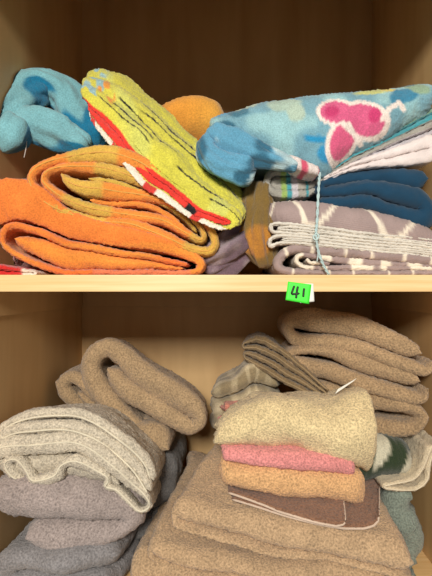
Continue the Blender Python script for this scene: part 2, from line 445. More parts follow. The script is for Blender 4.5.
cf = -CAMY - .0002
green = plain('green_card', tuple(srgb(70, 235, 60)), .5); white = plain('white_paper', tuple(srgb(238, 236, 225)), .6); ink = plain('black_ink', tuple(srgb(22, 24, 22)), .5)
tg = bpy.data.objects.new('number_tag', None); col.objects.link(tg)
bx = 300; tg.location = P(300, 292, cf)
def rel(px, py, c):
    return np.array(P(px, py, c)) - np.array(P(300, 292, cf))
tagc = panel('card', [rel(285.5, 300.0, cf - .0010), rel(309, 304.0, cf - .0010), rel(311.5, 284.5, cf - .0010), rel(288, 281.5, cf - .0010)], green, parent=tg)
panel('paper_slip', [rel(300, 303, cf - .0008), rel(314.3, 301.5, cf - .0008), rel(313.4, 283.6, cf - .0008), rel(300, 283.3, cf - .0008)], white, parent=tg)
gi = Geo(); ci = cf - .0014
for strokes in ([(294.3, 285.6), (291.6, 293.2), (292.4, 294.2), (299.6, 293.4)], [(298.0, 286.3), (296.9, 291), (296.0, 298.4)], [(304.3, 288.2), (303.6, 292), (303.2, 297)]):
    pl = np.array([rel(x, y, ci) for x, y in strokes]); L = np.r_[0, np.cumsum(np.linalg.norm(np.diff(pl, axis=0), axis=1))]
    s = np.linspace(0, L[-1], 24); tube(gi, np.stack([np.interp(s, L, pl[:, k]) for k in range(3)], 1), .0013, srgb(20, 20, 20))
io = gi.build('number', ink, tg)
tag(tg, 'small green paper tag reading 41 stuck on the shelf edge', 'tag')

def finish(name, g, mat, label, cat='towel', hemg=None, group=None):
    o = g.build(name, mat); tag(o, label, cat, group)
    if hemg is not None and hemg.n:
        hemg.build('hem', HEM, o)
    return o
HEM = terry('hem_stitching', bump=.3, scale=700, var=.12, sheen=.2)
#TOWELS
# ================================================================== LOWER COMPARTMENT
def S(b, t): return station((b, t))
def ff(rows, depth, dz=0.0, bulge=0.0, dzb=None, dx=0.0):
    """front-fold stations: rows of (px, ytop, ybot, c); the fold faces the opening"""
    out = []
    for r in rows:
        px, yt, yb, c = r[:4]; dp = r[4] if len(r) > 4 else depth
        ft = np.array(P(px, yt, c)); fb = np.array(P(px, yb, c)); k = np.linspace(0, 1, NS)[:, None]
        d = np.array([dx, dp, dz]); d0 = np.array([dx, dp, dz if dzb is None else dzb])
        bot = fb + k * d0; top = ft + k * d; top[:, 2] += bulge * np.sin(np.pi * k[:, 0] * .9)
        out.append(np.array([bot, top]))
    return out
bt = srgb(192, 161, 125)
# --- three large bath towels, stacked at the front
g = Geo()
s0 = S([(124, 608, .56), (200, 616, .535), (300, 616, .53), (440, 616, .53)], [(127, 545, .58), (200, 572, .55), (300, 592, .54), (440, 596, .53)])
s1 = S([(165, 520, .76), (220, 518, .76), (300, 518, .76), (366, 518, .76)], [(166, 474, .74), (220, 492, .76), (300, 496, .76), (362, 500, .76)])
s2 = shifted(s1, (.0, .07, 0))
loft(g, [s0, s1, s2], zvar, fr=[.3,.7], fill=.97, seed=11, color=bt * .97, warp=LO, lump=(.004, 9))
finish('bath_towel', g, TERRY, 'large light brown bath towel lying at the bottom of the front stack, below two others')
g = Geo()
s0 = S([(143, 566, .565), (210, 584, .55), (300, 598, .54), (438, 604, .53)], [(143, 538, .57), (200, 552, .56), (280, 566, .55), (430, 585, .535)])
s1 = S([(182, 480, .75), (220, 494, .76), (300, 496, .76), (362, 500, .76)], [(183, 462, .75), (230, 474, .76), (300, 478, .76), (362, 485, .76)])
loft(g, [s0, s1, shifted(s1, (.0, .065, 0))], zvar, fr=[.3,.7], fill=.97, seed=12, color=bt, warp=LO, lump=(.003, 9))
finish('bath_towel', g, TERRY, 'light brown bath towel in the middle of the front stack, its left corner poking out')
g = Geo()
s0 = S([(163, 530, .57), (200, 540, .56), (260, 557, .55), (330, 568, .545), (430, 592, .53)], [(166, 498, .575), (200, 508, .57), (260, 520, .56), (330, 530, .555), (427, 545, .535)])
s1 = S([(212, 456, .74), (240, 466, .74), (280, 470, .74), (320, 474, .74), (366, 480, .74)], [(216, 434, .74), (240, 438, .74), (280, 442, .74), (320, 446, .74), (364, 456, .74)])
sm_ = (s0 + s1) / 2; sm_[1, :, 2] += .004
loft(g, [s0, sm_, s1, shifted(s1, (0, .08, 0))], zvar, fr=[.25,.75], fill=.97, seed=13, color=bt * 1.03, warp=LO, lump=(.004, 9), mid=(.002, 30))
finish('bath_towel', g, TERRY, 'large light brown bath towel on top of the front stack, under the washcloths')

# --- washcloth stack
hg = Geo(); g = Geo(); brn = srgb(142, 104, 80)
for (fr_, bk_, hgt) in (([(228, 501, .572), (290, 519, .56), (345, 530, .548), (374, 527, .545), (379, 519, .548)], [(226, 478, .66), (290, 476, .67), (345, 472, .68), (370, 470, .68), (378, 470, .68)], 5),
                   ([(225, 494, .572), (262, 507, .562), (300, 518, .55), (336, 527, .54), (346, 524, .54)], [(225, 475, .66), (262, 474, .66), (300, 473, .66), (330, 473, .66), (342, 474, .66)], 5)):
    f0 = S(fr_, [(x, y - hgt, c) for x, y, c in fr_]); b0 = S(bk_, [(x, y - hgt, c) for x, y, c in bk_])
    r = loft(g, [f0, b0], zvar, fr=[1], fill=.9, seed=21, color=brn, lump=(.0015, 12), mid=(.0008, 40), jit=.001)
    tube(hg, r('front', off=.001), .0015, srgb(214, 190, 168)); tube(hg, r('start'), .0013, srgb(214, 190, 168))
finish('washcloth', g, TERRY, 'thin brown washcloth with pale stitched edges, lowest of the small stack', 'washcloth', hg)
g = Geo()
rows = [(219, 464, 490, .576), (250, 468, 497, .572), (290, 471, 503, .572), (330, 474, 506, .574), (358, 476, 510, .577), (367, 477, 510, .585)]
loft(g, ff(rows, .135, .012), book2, fill=.98, seed=22, color=srgb(222, 174, 122), lump=(.002, 12), mid=(.0022, 40))
finish('washcloth', g, TERRY, 'folded peach washcloth lying between the pink and the brown one', 'washcloth')
g = Geo()
rows = [(219, 450, 465, .576), (250, 452, 468, .574), (290, 454, 472, .574), (330, 457, 475, .576), (350, 460, 477, .579), (356, 462, 476, .585)]
loft(g, ff(rows, .13, .013), book2, fill=.98, seed=23, color=srgb(228, 146, 142), lump=(.0015, 12), mid=(.0012, 40))
finish('washcloth', g, TERRY, 'folded pink washcloth squeezed between cream and peach ones', 'washcloth')
g = Geo()
rows = [(216, 428, 449, .582, .06), (228, 419, 453, .576, .075), (245, 412, 455, .574, .10), (275, 408, 457, .572, .12), (305, 408, 460, .572, .125), (335, 410, 465, .573, .125), (360, 402, 473, .576, .125), (374, 398, 478, .583, .12)]
rt = ff(rows, .125, -.010, bulge=.006)
loft(g, rt, book4, fill=1.0, seed=24, color=srgb(226, 204, 156), lump=(.007, 14), mid=(.0028, 34), fuzz=.0006)
finish('washcloth', g, TERRY, 'cream fluffy washcloth draped on top of the small stack', 'washcloth')

# --- right hand side, lowest things first
g = Geo()
s0 = S([(388, 612, .60), (432, 605, .60)], [(386, 482, .61), (432, 486, .60)])
loft(g, [s0, shifted(s0, (0, .24, 0.0))], zfold, n=4, fill=.96, seed=31, color=srgb(128, 138, 126), warp=LO, lump=(.004, 10))
finish('bath_towel', g, TERRY, 'greyish green towel pressed against the right wall below the brown stack')
def green_print(a, b, h, s, sd, A, B, L):
    n = (np.cos(s * 120 + 1.5 * np.sin(b * 9)) + np.cos(b * B * 150 + 1.3 + 2 * np.sin(s * 40)))
    return mix(np.tile(srgb(44, 58, 36), (len(a), 1)), srgb(205, 200, 176), sm(n, .7, .95))
g = Geo()
rows = [(352, 452, 484, .625), (368, 444, 486, .618), (385, 441, 484, .612), (402, 443, 482, .61), (418, 447, 480, .612)]
loft(g, ff(rows, .12, .0), book2, fill=.97, seed=32, color=green_print, warp=LO, lump=(.004, 16))
finish('patterned_towel', g, FLEECE, 'dark green and white patterned towel peeking out under the brown stack', 'towel')
hg = Geo(); g = Geo()
r = trace(g, [(440, 442, 5), (431, 462, 5), (428, 478, 5), (416, 488, 4), (398, 489, 4), (382, 486, 4), (400, 482, 4), (414, 478, 5), (424, 466, 6), (432, 445, 8)], .597, .12, .597, seed=33, puff=1.0, color=srgb(206, 190, 160), warp=LO, lump=(.0015, 12), mid=(.0008, 30))
tube(hg, r('front'), .0010, srgb(222, 208, 180))
finish('hand_towel', g, VELOUR, 'pale beige thin towel folded back at the right wall, over the greyish green one', 'towel', hg)

stk = srgb(174, 146, 111)
g = Geo()
trace(g, [(306, 428, 20), (350, 430, 20), (385, 432, 19), (414, 431, 14), (425, 420, 11), (412, 409, 13), (380, 404, 17), (345, 398, 18), (306, 392, 18)], .70, .115, .608, seed=34, color=stk * .95, warp=LO, lump=(.003, 10))
finish('bath_towel', g, TERRY, 'folded brown bath towel, lowest of the brown stack in the right corner')
g = Geo()
trace(g, [(430, 390, 5), (425, 400, 10), (405, 397, 14), (375, 390, 15), (335, 375, 16), (307, 369, 15), (293, 361, 12), (298, 351, 10), (330, 352, 13), (370, 368, 17), (400, 377, 16), (424, 383, 12)], .70, .115, .604, seed=35, color=stk, warp=LO, lump=(.003, 10), mid=(.0025, 30))
o = finish('bath_towel', g, TERRY, 'folded brown bath towel in the middle of the right stack, white care tag beside it')
panel('care_tag', [P(335, 394, .63), P(354, 381, .63), P(357, 378, .63), P(338, 389, .63)], white, parent=o)
g = Geo()
trace(g, [(436, 362, 5), (428, 372, 11), (412, 367, 14), (392, 361, 15), (350, 347, 14), (322, 341, 12), (303, 341, 12), (291, 334, 10), (292, 324, 13), (310, 320, 18), (345, 325, 21), (385, 337, 20), (424, 355, 12)], .70, .125, .603, seed=36, color=stk * 1.06, warp=LO, lump=(.003, 10), mid=(.0025, 30))
finish('bath_towel', g, TERRY, 'folded brown bath towel on top of the right stack, just under the shelf')
hg = Geo(); g = Geo()
s0 = S([(243, 362, .71), (262, 372, .70), (290, 388, .685), (332, 404, .66)], [(241, 343, .72), (262, 335, .71), (292, 356, .69), (331, 392, .665)])
s1 = np.array(s0); k = np.linspace(1, 0, NS)[None, :, None]; s1 = s1 + k * np.array([.02, .09, .0]) + np.array([-.005, .025, 0])
r = loft(g, [s0, s1], zfold, n=4, fill=.85, seed=37, color=srgb(132, 110, 78), lump=(.003, 14), warp=LO)
tube(hg, r('front'), .001, srgb(160, 138, 104))
finish('hand_towel', g, TERRY, 'olive brown towel bent in thin layers between brown stack and back wall', 'towel', hg)
def plaid(a, b, h, s, sd, A, B, L):
    n = sm(np.sin(s * 240), .2, .7) * .6 + sm(np.sin(b * B * 260), .2, .7) * .5
    return mix(np.tile(srgb(146, 130, 100), (len(a), 1)), srgb(206, 190, 156), n)
g = Geo()
rows = [(214, 386, 436, .70), (232, 380, 436, .695), (248, 368, 436, .69), (262, 368, 436, .69), (284, 380, 436, .69)]
loft(g, ff(rows, .12, .0), zfold, n=3, fill=.95, seed=38, color=plaid, lump=(.006, 18), warp=LO)
finish('checked_towel', g, VELOUR, 'beige checked towel bunched behind the cream washcloth', 'towel')
g = Geo()
rows = [(221, 404, 413, .675), (230, 405, 412, .672), (240, 405, 412, .672)]
loft(g, ff(rows, .03, .0), book2, fill=.95, seed=39, color=srgb(214, 140, 120), lump=(.002, 18), warp=LO)
finish('washcloth', g, TERRY, 'small salmon pink cloth corner poking out behind the cream washcloth', 'washcloth')

# --- left hand side
gry = srgb(164, 150, 144)
g = Geo()
s0 = S([(96, 590, .62), (135, 576, .63), (176, 566, .655)], [(96, 478, .64), (140, 464, .65), (177, 456, .67)])
loft(g, [s0, shifted(s0, (0, .18, .0))], zfold, n=4, fill=.96, flip=True, seed=41, color=srgb(120, 118, 116), warp=LO, lump=(.004, 12))
finish('bath_towel', g, TERRY, 'slate grey towel in the dark gap behind the cream one and below the brown rolls')
g = Geo()
s0 = S([(-16, 614, .54), (60, 616, .53), (128, 606, .55)], [(-16, 556, .54), (60, 556, .53), (133, 544, .56)])
loft(g, [s0, shifted(s0, (0.01, .26, .0))], book2, flip=False, fill=.98, seed=42, color=srgb(140, 136, 136), warp=LO, lump=(.006, 11), mid=(.003, 30))
finish('bath_towel', g, TERRY, 'bluish grey bath towel at the bottom of the left pile')
g = Geo()
trace(g, [(-14, 504, 36), (30, 501, 35), (70, 500, 34), (108, 502, 32), (126, 513, 22), (118, 527, 20), (92, 534, 28), (55, 540, 30), (20, 540, 27)], .54, .25, .56, seed=43, color=gry, warp=LO, lump=(.008, 12), mid=(.003, 30), fuzz=.0007)
finish('bath_towel', g, TERRY, 'grey bath towel in two thick folds under the cream towel')
g = Geo(); c2 = srgb(176, 149, 114)
trace(g, [(132, 430, 10), (107, 406, 12), (85, 387, 12), (69, 378, 11), (59.5, 387, 13), (66, 401, 14), (90, 420, 14), (118, 445, 14)], .705, .10, .71, seed=44, color=c2 * .93, warp=LO, lump=(.002, 12))
trace(g, [(78, 392, 5), (104, 416, 10), (128, 438, 10)], .71, .10, seed=44, color=c2 * .93, warp=LO, lump=(.002, 12))
finish('rolled_towel', g, TERRY, 'brown rolled towel at the left wall, half covered by a bigger roll', 'towel')
g = Geo()
trace(g, [(150, 440, 14), (122, 420, 20), (98, 392, 22), (88, 370, 20), (94, 354, 17), (106, 348, 18), (120, 357, 19), (140, 374, 24), (165, 391, 26), (187, 405, 23), (198, 419, 18), (190, 430, 15), (172, 421, 18), (150, 406, 18), (128, 393, 20), (112, 376, 15), (106, 368, 8)],
      .70, .11, .65, seed=45, color=c2, warp=LO, lump=(.004, 10), mid=(.0025, 30), dz=-.016)
trace(g, [(122, 444, 10), (136, 438, 20), (152, 441, 28), (168, 450, 18)], .665, .08, .66, seed=47, color=c2 * .97, warp=LO, lump=(.004, 14))
finish('rolled_towel', g, TERRY, 'big brown towel folded double, leaning diagonally against the back wall on the left', 'towel')
hg = Geo(); g = Geo(); crm = srgb(206, 194, 172); hc = srgb(222, 212, 188)
kw = dict(color=crm, dz=-.03, puff=1.32, warp=LO, lump=(.003, 13), mid=(.0018, 30), jit=.003, ds=.003, dw=.003)
r = trace(g, [(-10, 440, 8), (15, 419, 8), (48, 411, 8), (84, 416, 8), (118, 435, 8), (146, 461, 8), (154, 480, 6)], .562, .13, .562, seed=46, **kw); tube(hg, r('front', off=-.0035), .0013, hc)
r = trace(g, [(-10, 444, 9), (15, 429, 10), (46, 425, 11), (80, 429, 11), (112, 446, 11), (138, 470, 10), (151, 490, 7)], .557, .13, .557, seed=46, **kw); tube(hg, r('front', off=-.0045), .0013, hc)
r = trace(g, [(-12, 450, 16), (14, 445, 17), (44, 444, 18), (74, 443, 17), (104, 458, 16), (128, 478, 11), (144, 493, 6), (149, 505, 4), (140, 510, 5), (129, 499, 6), (118, 490, 6), (106, 487, 6), (108, 478, 6), (92, 468, 9), (74, 462, 11), (61, 466, 6), (54, 477, 10), (34, 481, 8), (26, 470, 7), (17, 459, 6), (7, 462, 8), (10, 476, 9), (30, 489, 6)],
      .553, .12, .553, seed=46, **kw); tube(hg, r('front'), .0012, hc)
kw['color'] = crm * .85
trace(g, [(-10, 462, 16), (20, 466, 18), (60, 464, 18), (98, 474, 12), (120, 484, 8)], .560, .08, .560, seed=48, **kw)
finish('bath_towel', g, TERRY, 'cream towel with stitched hem lines, arched over the grey towels on the left', 'towel', hg)
# ================================================================== UPPER COMPARTMENT
g = Geo()
s0 = S([(-6, 282, .60), (60, 280, .66), (120, 279, .68)], [(-6, 176, .60), (60, 176, .66), (120, 182, .68)])
loft(g, [s0, shifted(s0, (0, .12, 0))], zfold, n=5, fill=.96, seed=51, color=srgb(196, 140, 136), warp=UP, lump=(.004, 10))
finish('bath_towel', g, TERRY, 'dusty pink towel mostly hidden behind the orange ones at the left')
def redwhite(a, b, h, s, sd, A, B, L):
    return mix(np.tile(srgb(206, 44, 40), (len(a), 1)), srgb(232, 214, 196), sm(a, .62, .68))
g = Geo()
s0 = S([(-8, 275, .53), (38, 275, .535)], [(-8, 262, .53), (38, 271, .535)])
loft(g, [s0, shifted(s0, (0, .1, 0))], book2, flip=True, fill=.9, seed=52, color=redwhite, warp=UP, lump=(.001, 10), mid=(.0005, 30))
finish('hand_towel', g, VELOUR, 'red and white cloth edge at the far left under the orange towel', 'towel')

def orange(seed, base, alt):
    def f(a, b, h, s, sd, A, B, L):
        n = vnoise(np.stack([s * 9, b * B * 9, s * 0 + seed], 1), 1.0, seed)
        m = mix(np.tile(base, (len(a), 1)), alt, sm(n, .0, .5))
        return m
    return f
org, yel, redo = srgb(226, 138, 56), srgb(204, 168, 72), srgb(228, 108, 48)
hg = Geo(); g = Geo()
s0 = S([(-8, 272, .545), (60, 276, .54), (140, 276, .54), (207, 275, .545)],
       [(-8, 196, .56), (8, 184, .565), (30, 196, .56), (62, 218, .55), (100, 226, .55), (140, 232, .55), (175, 246, .55), (206, 254, .55)])
def c3(a, b, h, s, sd, A, B, L):
    c = orange(2, org, redo)(a, b, h, s, sd, A, B, L); c = mix(c, redo, (h > .4) * .45)
    return mix(c, srgb(214, 120, 92), ((s > L * .47) & (s < L * .62)).astype(float) * .7)
kw = dict(color=c3, warp=UP, lump=(.003, 12), mid=(.0015, 30), ds=.003, dw=.003, jit=.002)
r = trace(g, [(190, 264, 4), (150, 257, 5), (100, 249, 6), (60, 241, 6), (30, 230, 6), (11, 226, 6), (2, 234, 5), (5, 247, 5), (30, 262, 5), (60, 270, 5), (120, 272, 5), (190, 272, 5), (202, 266, 7), (198, 257, 8), (170, 246, 12), (130, 237, 17), (90, 230, 20), (60, 220, 24), (32, 203, 34), (10, 198, 38), (-14, 204, 38)], .548, .14, seed=53, **kw)
kw['color'] = lambda a, b, h, s, sd, A, B, L: orange(9, org, srgb(226, 148, 64))(a, b, h, s, sd, A, B, L)
trace(g, [(186, 268, 3), (120, 262, 13), (62, 256, 18), (32, 246, 14), (14, 238, 8)], .552, .12, seed=53, **kw)
finish('bath_towel', g, VELOUR, 'bright orange towel with reddish tint, lying directly on the shelf at the left', 'towel', hg)
def c4(a, b, h, s, sd, A, B, L):
    c = np.tile(org, (len(a), 1)); n = vnoise(np.stack([s * 14, b * B * 8, s * 0], 1), 1.0, 4)
    st = sm(np.sin(s * 2 * np.pi / .17 + 1.0), .25, .5)
    c = mix(c, yel, st * .9); return mix(c, srgb(226, 112, 44), sm(n, .3, .6) * .5)
hg = Geo(); g = Geo()
s0 = S([(26, 190, .56), (48, 210, .555), (85, 222, .55), (130, 228, .55), (172, 244, .55), (214, 256, .55)],
       [(27, 172, .56), (50, 154, .565), (90, 145, .57), (132, 152, .57), (180, 190, .56), (217, 234, .555)])
r = trace(g, [(213, 226, 6), (198, 207, 8), (172, 184, 10), (145, 165, 13), (120, 156, 16), (90, 154, 15), (60, 159, 9), (38, 168, 8), (31, 181, 7), (40, 197, 7), (60, 210, 8), (90, 219, 9), (130, 224, 10), (165, 236, 9), (190, 248, 8), (208, 251, 8), (214, 241, 7), (207, 226, 7), (190, 207, 7), (160, 188, 8), (130, 176, 11), (100, 169, 11), (70, 167, 8), (50, 171, 6), (43, 180, 6), (51, 190, 7), (70, 201, 9), (95, 209, 10), (130, 214, 10), (160, 219, 9), (185, 232, 7), (199, 240, 6), (203, 235, 5), (196, 223, 5), (180, 208, 6), (150, 195, 9), (110, 191, 14), (85, 188, 13), (68, 182, 9), (61, 175, 5)],
          .552, .12, seed=54, color=c4, warp=UP, lump=(.002, 14), mid=(.0012, 30), ds=.003, dw=.003, jit=.003)
tube(hg, r('front'), .0009, srgb(214, 160, 76))
trace(g, [(90, 181, 3), (120, 184, 4), (155, 198, 4), (180, 215, 4), (196, 232, 3)], .556, .10, seed=54, color=yel, warp=UP, lump=(.002, 14), mid=(.0012, 30), jit=.003)
trace(g, [(186, 232, 4), (165, 214, 5), (140, 203, 5), (110, 203, 5), (90, 200, 5)], .558, .10, seed=54, color=org, warp=UP, lump=(.002, 14), mid=(.0012, 30), jit=.003)
finish('rolled_towel', g, VELOUR, 'orange towel with yellow green stripes, rolled flat on top of the reddish orange one', 'towel', hg)

# teal towel
def tealc(U, V, th):
    n = vnoise(np.stack([U[:, 0] * 14, np.cos(th) * .9, np.sin(th) * .9], 1), 1.0, 8)
    return mix(np.tile(srgb(16, 112, 148), (len(U), 1)), srgb(118, 172, 180), sm(n, -.12, -.04))
g = Geo()
swag(g, [(-14, 142, .59), (2, 118, .60), (24, 97, .63), (45, 88, .65), (68, 96, .66), (84, 118, .66), (100, 146, .64)], [.026, .030, .030, .026, .030, .034, .024], tealc, folds=3, famp=.10, seed=2, lump=(.007, 14), hook=UP)
swag(g, [(10, 112, .605), (34, 122, .60), (60, 135, .605), (92, 152, .61)], [.018, .024, .024, .016], tealc, folds=2, famp=.12, seed=5, lump=(.006, 16), hook=UP)
swag(g, [(-2, 146, .585), (12, 132, .58), (22, 118, .59)], [.016, .024, .016], tealc, folds=2, famp=.12, seed=9, lump=(.005, 16), hook=UP)
o = finish('bath_towel', g, VELOUR, 'teal and light blue towel twisted in a loop at the upper left')
gt = Geo(); tube(gt, crom(np.array([P(27, 138, .585), P(26, 148, .58), P(24, 158, .58)]), np.linspace(0, 1, 16)), .0006, srgb(190, 180, 170)); gt.build('loose_thread', HEM, o)

# yellow orange towel behind
g = Geo()
s0 = S([(140, 279, .66), (200, 279, .66), (262, 279, .66)], [(140, 112, .66), (176, 92, .66), (226, 94, .66), (262, 178, .64)])
def c6(a, b, h, s, sd, A, B, L): return orange(5, srgb(226, 176, 76), srgb(222, 150, 58))(a, b, h, s, sd, A, B, L)
loft(g, [s0, shifted(s0, (0, .12, 0), .96)], book4, fill=.97, flip=True, seed=56, color=c6, warp=UP, lump=(.006, 12))
finish('bath_towel', g, VELOUR, 'golden orange towel standing behind the yellow printed one in the centre')
# purple grey towel
g = Geo()
def c13(U, V, th): return mix(np.tile(srgb(112, 92, 104), (len(U), 1)), srgb(150, 134, 140), sm(vnoise(V, 40, 3), .1, .4))
swag(g, [(200, 262, .60), (222, 252, .60), (238, 238, .60), (252, 222, .60)], [.026, .030, .028, .018], c13, folds=4, famp=.16, seed=4, lump=(.006, 22), hook=UP)
finish('hand_towel', g, VELOUR, 'purple grey towel crumpled in the gap between orange and mauve piles', 'towel')
g = Geo()
def c12(U, V, th): return mix(np.tile(srgb(122, 96, 46), (len(U), 1)), srgb(176, 120, 48), sm(vnoise(V, 26, 6), .1, .4))
swag(g, [(262, 184, .60), (258, 204, .59), (256, 226, .585), (262, 250, .585), (266, 268, .59)], [.016, .021, .023, .021, .014], c12, folds=4, famp=.14, seed=6, lump=(.005, 24), hook=UP, ref=(0, 1, 0))
finish('hand_towel', g, FLEECE, 'olive brown cloth bunched upright at the left end of the mauve bundle', 'towel')

# yellow printed towel
def cy(a, b, h, s, sd, A, B, L):
    Y = srgb(208, 200, 74); W = srgb(232, 222, 204); R = srgb(222, 56, 44)
    v = b * B; x = a * A
    c = np.tile(Y, (len(a), 1)); c = mix(c, srgb(206, 212, 120), sm(vnoise(np.stack([x * 25, v * 25, x * 0], 1), 1., 2), .1, .5) * .5)
    ln = np.zeros(len(a))
    for k, (v0, am, fr, ph, wd) in enumerate([(.010, .0035, 60, .5, .0016), (.024, .004, 48, 2, .002), (.040, .0045, 40, 4, .0018), (.056, .004, 50, 1, .0018), (.068, .003, 60, 1, .0016)]):
        d = np.abs(v - v0 - am * np.sin(x * fr + ph) - .004 * np.sin(x * 21 + k)); ln = np.maximum(ln, sm(vnoise(np.stack([x * 18, v * 0 + k, x * 0], 1), 1., 9), -.45, -.3) * (1 - sm(d, wd * .6, wd * 1.1)) * (sm(x, .03 + .02 * k, .04 + .02 * k)))
    c = mix(c, srgb(24, 22, 26), ln)
    # pale blue / orange flowers at the far end
    fl = sm(.055 - x, 0, .012) * sm(vnoise(np.stack([x * 70, v * 70, x * 0], 1), 1., 4), -.2, .1)
    c = mix(c, srgb(150, 186, 190), fl * (v > .01)); 
    fo = sm(.075 - np.abs(x - .05) * 2 - np.abs(v - .035), .03, .045) * sm(vnoise(np.stack([x * 90, v * 90, x * 0], 1), 1., 7), .0, .2)
    c = mix(c, srgb(226, 150, 60), fo)
    inner = (h < .70)
    c = np.where((inner & (s < L * .52))[:, None], R, c)
    c = np.where((h < .24)[:, None], W, c)
    pt = (h < .24) & (np.sin(x * 90) > .75); c = np.where(pt[:, None], srgb(210, 60, 50), c)
    bk = (h > .24) & (h < .5) & (np.abs(x - A * .72) < .007); c = np.where(bk[:, None], srgb(20, 20, 24), c)
    return c
g = Geo()
f0 = S([(90, 116, .57), (104, 140, .56), (126, 168, .548), (162, 200, .54), (200, 222, .536), (228, 231, .535)],
       [(84, 92, .585), (110, 114, .57), (140, 143, .56), (178, 177, .55), (216, 205, .545), (242, 221, .54)])
f1 = S([(92, 88, .66), (120, 100, .65), (150, 130, .635), (186, 162, .62), (225, 190, .61), (246, 210, .60)],
       [(92, 74, .66), (112, 72, .66), (142, 92, .65), (184, 130, .635), (224, 164, .625), (250, 206, .61)])
fm = S([(90, 104, .60), (106, 128, .595), (132, 155, .585), (168, 188, .575), (206, 212, .565), (232, 226, .56)],
       [(84, 80, .62), (112, 88, .61), (146, 116, .60), (186, 152, .59), (224, 186, .58), (249, 214, .57)])
rid = lambda a, b, h, s: np.where(h > .6, .0035 * np.abs(np.sin(b * 9.0 + .5 * np.sin(a * 9))) * 1.0, 0)
r = loft(g, [f0, fm, f1], book4, flip=True, fill=.93, seed=57, color=cy, warp=UP, lump=(.004, 16), mid=(.0015, 36), ds=.002, dw=.002, ridge=rid)
finish('bath_towel', g, VELOUR, 'yellow towel with black wavy lines and red lining, slanting over the orange ones')

# mauve bundle : top fold, layered hems, rolled lower fold
mau, wht = srgb(160, 140, 136), srgb(232, 220, 200)
def lattice(u, v, P_=.075):
    d = np.cos(2 * np.pi * u / P_) + np.cos(2 * np.pi * v / P_ + .6 * np.sin(2 * np.pi * u / P_))
    return 1 - sm(np.abs(d), .16, .24)
def cm(a, b, h, s, sd, A, B, L): return mix(np.tile(mau, (len(a), 1)), wht, lattice(s + .012, b * B))
def cm2(a, b, h, s, sd, A, B, L): return mix(np.tile(mau * .95, (len(a), 1)), wht, np.maximum(lattice(s, a * A), 0 * a))
g = Geo(); hg = Geo()
def D(rows): return rows
rows = [(266, 204, 222, .575), (280, 200, 226, .56), (310, 198, 232, .555), (350, 203, 238, .552), (390, 212, 244, .55), (425, 224, 249, .55), (440, 234, 252, .55)]
loft(g, ff(rows, .2, .0), book2, fill=1.0, seed=61, color=cm, warp=UP, lump=(.002, 12), mid=(.0007, 30), ds=.0025, dw=.0025)
ks = dict(warp=UP, lump=(.001, 12), mid=(.0005, 30), jit=.0008, ds=.0025, dw=.004)
edge = lambda a, b, h, s, sd, A, B, L: mix(np.tile(mau * .9, (len(a), 1)), srgb(222, 214, 200), (b < .03).astype(float))
for pth in ([(440, 248, 3), (340, 238, 3), (290, 233, 3), (275, 232, 3), (271, 227, 3), (276, 223.5, 3), (300, 225, 3), (350, 231, 3), (440, 241, 3)],
            [(440, 246, 2.5), (340, 234.5, 2.5), (300, 230.5, 2.5), (282, 229.5, 2), (280, 227.5, 2), (300, 227.8, 2.5), (350, 234.5, 2), (440, 244, 2)],
            [(440, 258, 3), (340, 247, 3), (296, 243, 3), (280, 243, 3), (271, 246, 3), (271, 239, 3), (280, 236, 3), (300, 237, 3), (350, 242, 3), (440, 251, 3)],
            [(440, 255, 2.5), (340, 244.5, 2.5), (300, 240.5, 2.5), (286, 241, 2), (284, 239, 2), (300, 238.8, 2), (350, 245, 2), (440, 253, 2)]):
    r = trace(g, pth, .553, .2, .549, seed=62, color=edge, **ks); tube(hg, r('front'), .0010, srgb(216, 210, 198), ring=6)
ks['dw'] = .0025
r = trace(g, [(440, 262, 9), (390, 256, 9), (330, 251, 9), (302, 248, 8), (287, 252, 8), (279, 262, 8), (286, 271, 7), (330, 273, 5), (440, 273.5, 5)], .553, .2, .548, seed=63, color=cm2, **ks)
r = trace(g, [(440, 269, 4), (360, 268, 5), (312, 268, 4), (300, 265, 4), (297, 259, 4), (302, 255, 4), (315, 256, 5), (360, 262, 7), (440, 267, 3)], .555, .2, .550, seed=63, color=cm2, **ks)
r = trace(g, [(330, 264, 3), (312, 263, 3), (307, 260, 3)], .555, .2, .552, seed=63, color=cm2, **ks)
gd = Geo()
finish('folded_sheet', g, COTTON, 'mauve grey sheet with white lattice print, folded in a bundle at the shelf edge, right', 'sheet', hg)
# navy sheet
g = Geo(); nav = srgb(22, 62, 88)
s0 = S([(312, 203, .57), (350, 206, .56), (390, 213, .556), (440, 232, .555)], [(314, 180, .575), (350, 170, .57), (390, 166, .565), (440, 168, .56)])
loft(g, [s0, shifted(s0, (0, .17, 0))], zfold, n=3, fill=1.12, flip=True, seed=64, color=nav, warp=UP, lump=(.004, 14), mid=(.0022, 30))
finish('folded_sheet', g, COTTON, 'dark blue sheet folded flat on the mauve lattice bundle', 'sheet')
g = Geo()
s0 = S([(322, 182, .572), (350, 171, .566), (390, 165, .562), (440, 163, .558)], [(322, 179, .572), (350, 163, .568), (390, 149, .564), (440, 130, .56)])
loft(g, [s0, shifted(s0, (0, .17, 0))], zfold, n=2, fill=.95, flip=True, seed=65, color=srgb(226, 214, 210), warp=UP, lump=(.003, 12), mid=(.001, 30))
finish('folded_sheet', g, COTTON, 'white sheet folded thin between the dark blue and the striped cloth', 'sheet')
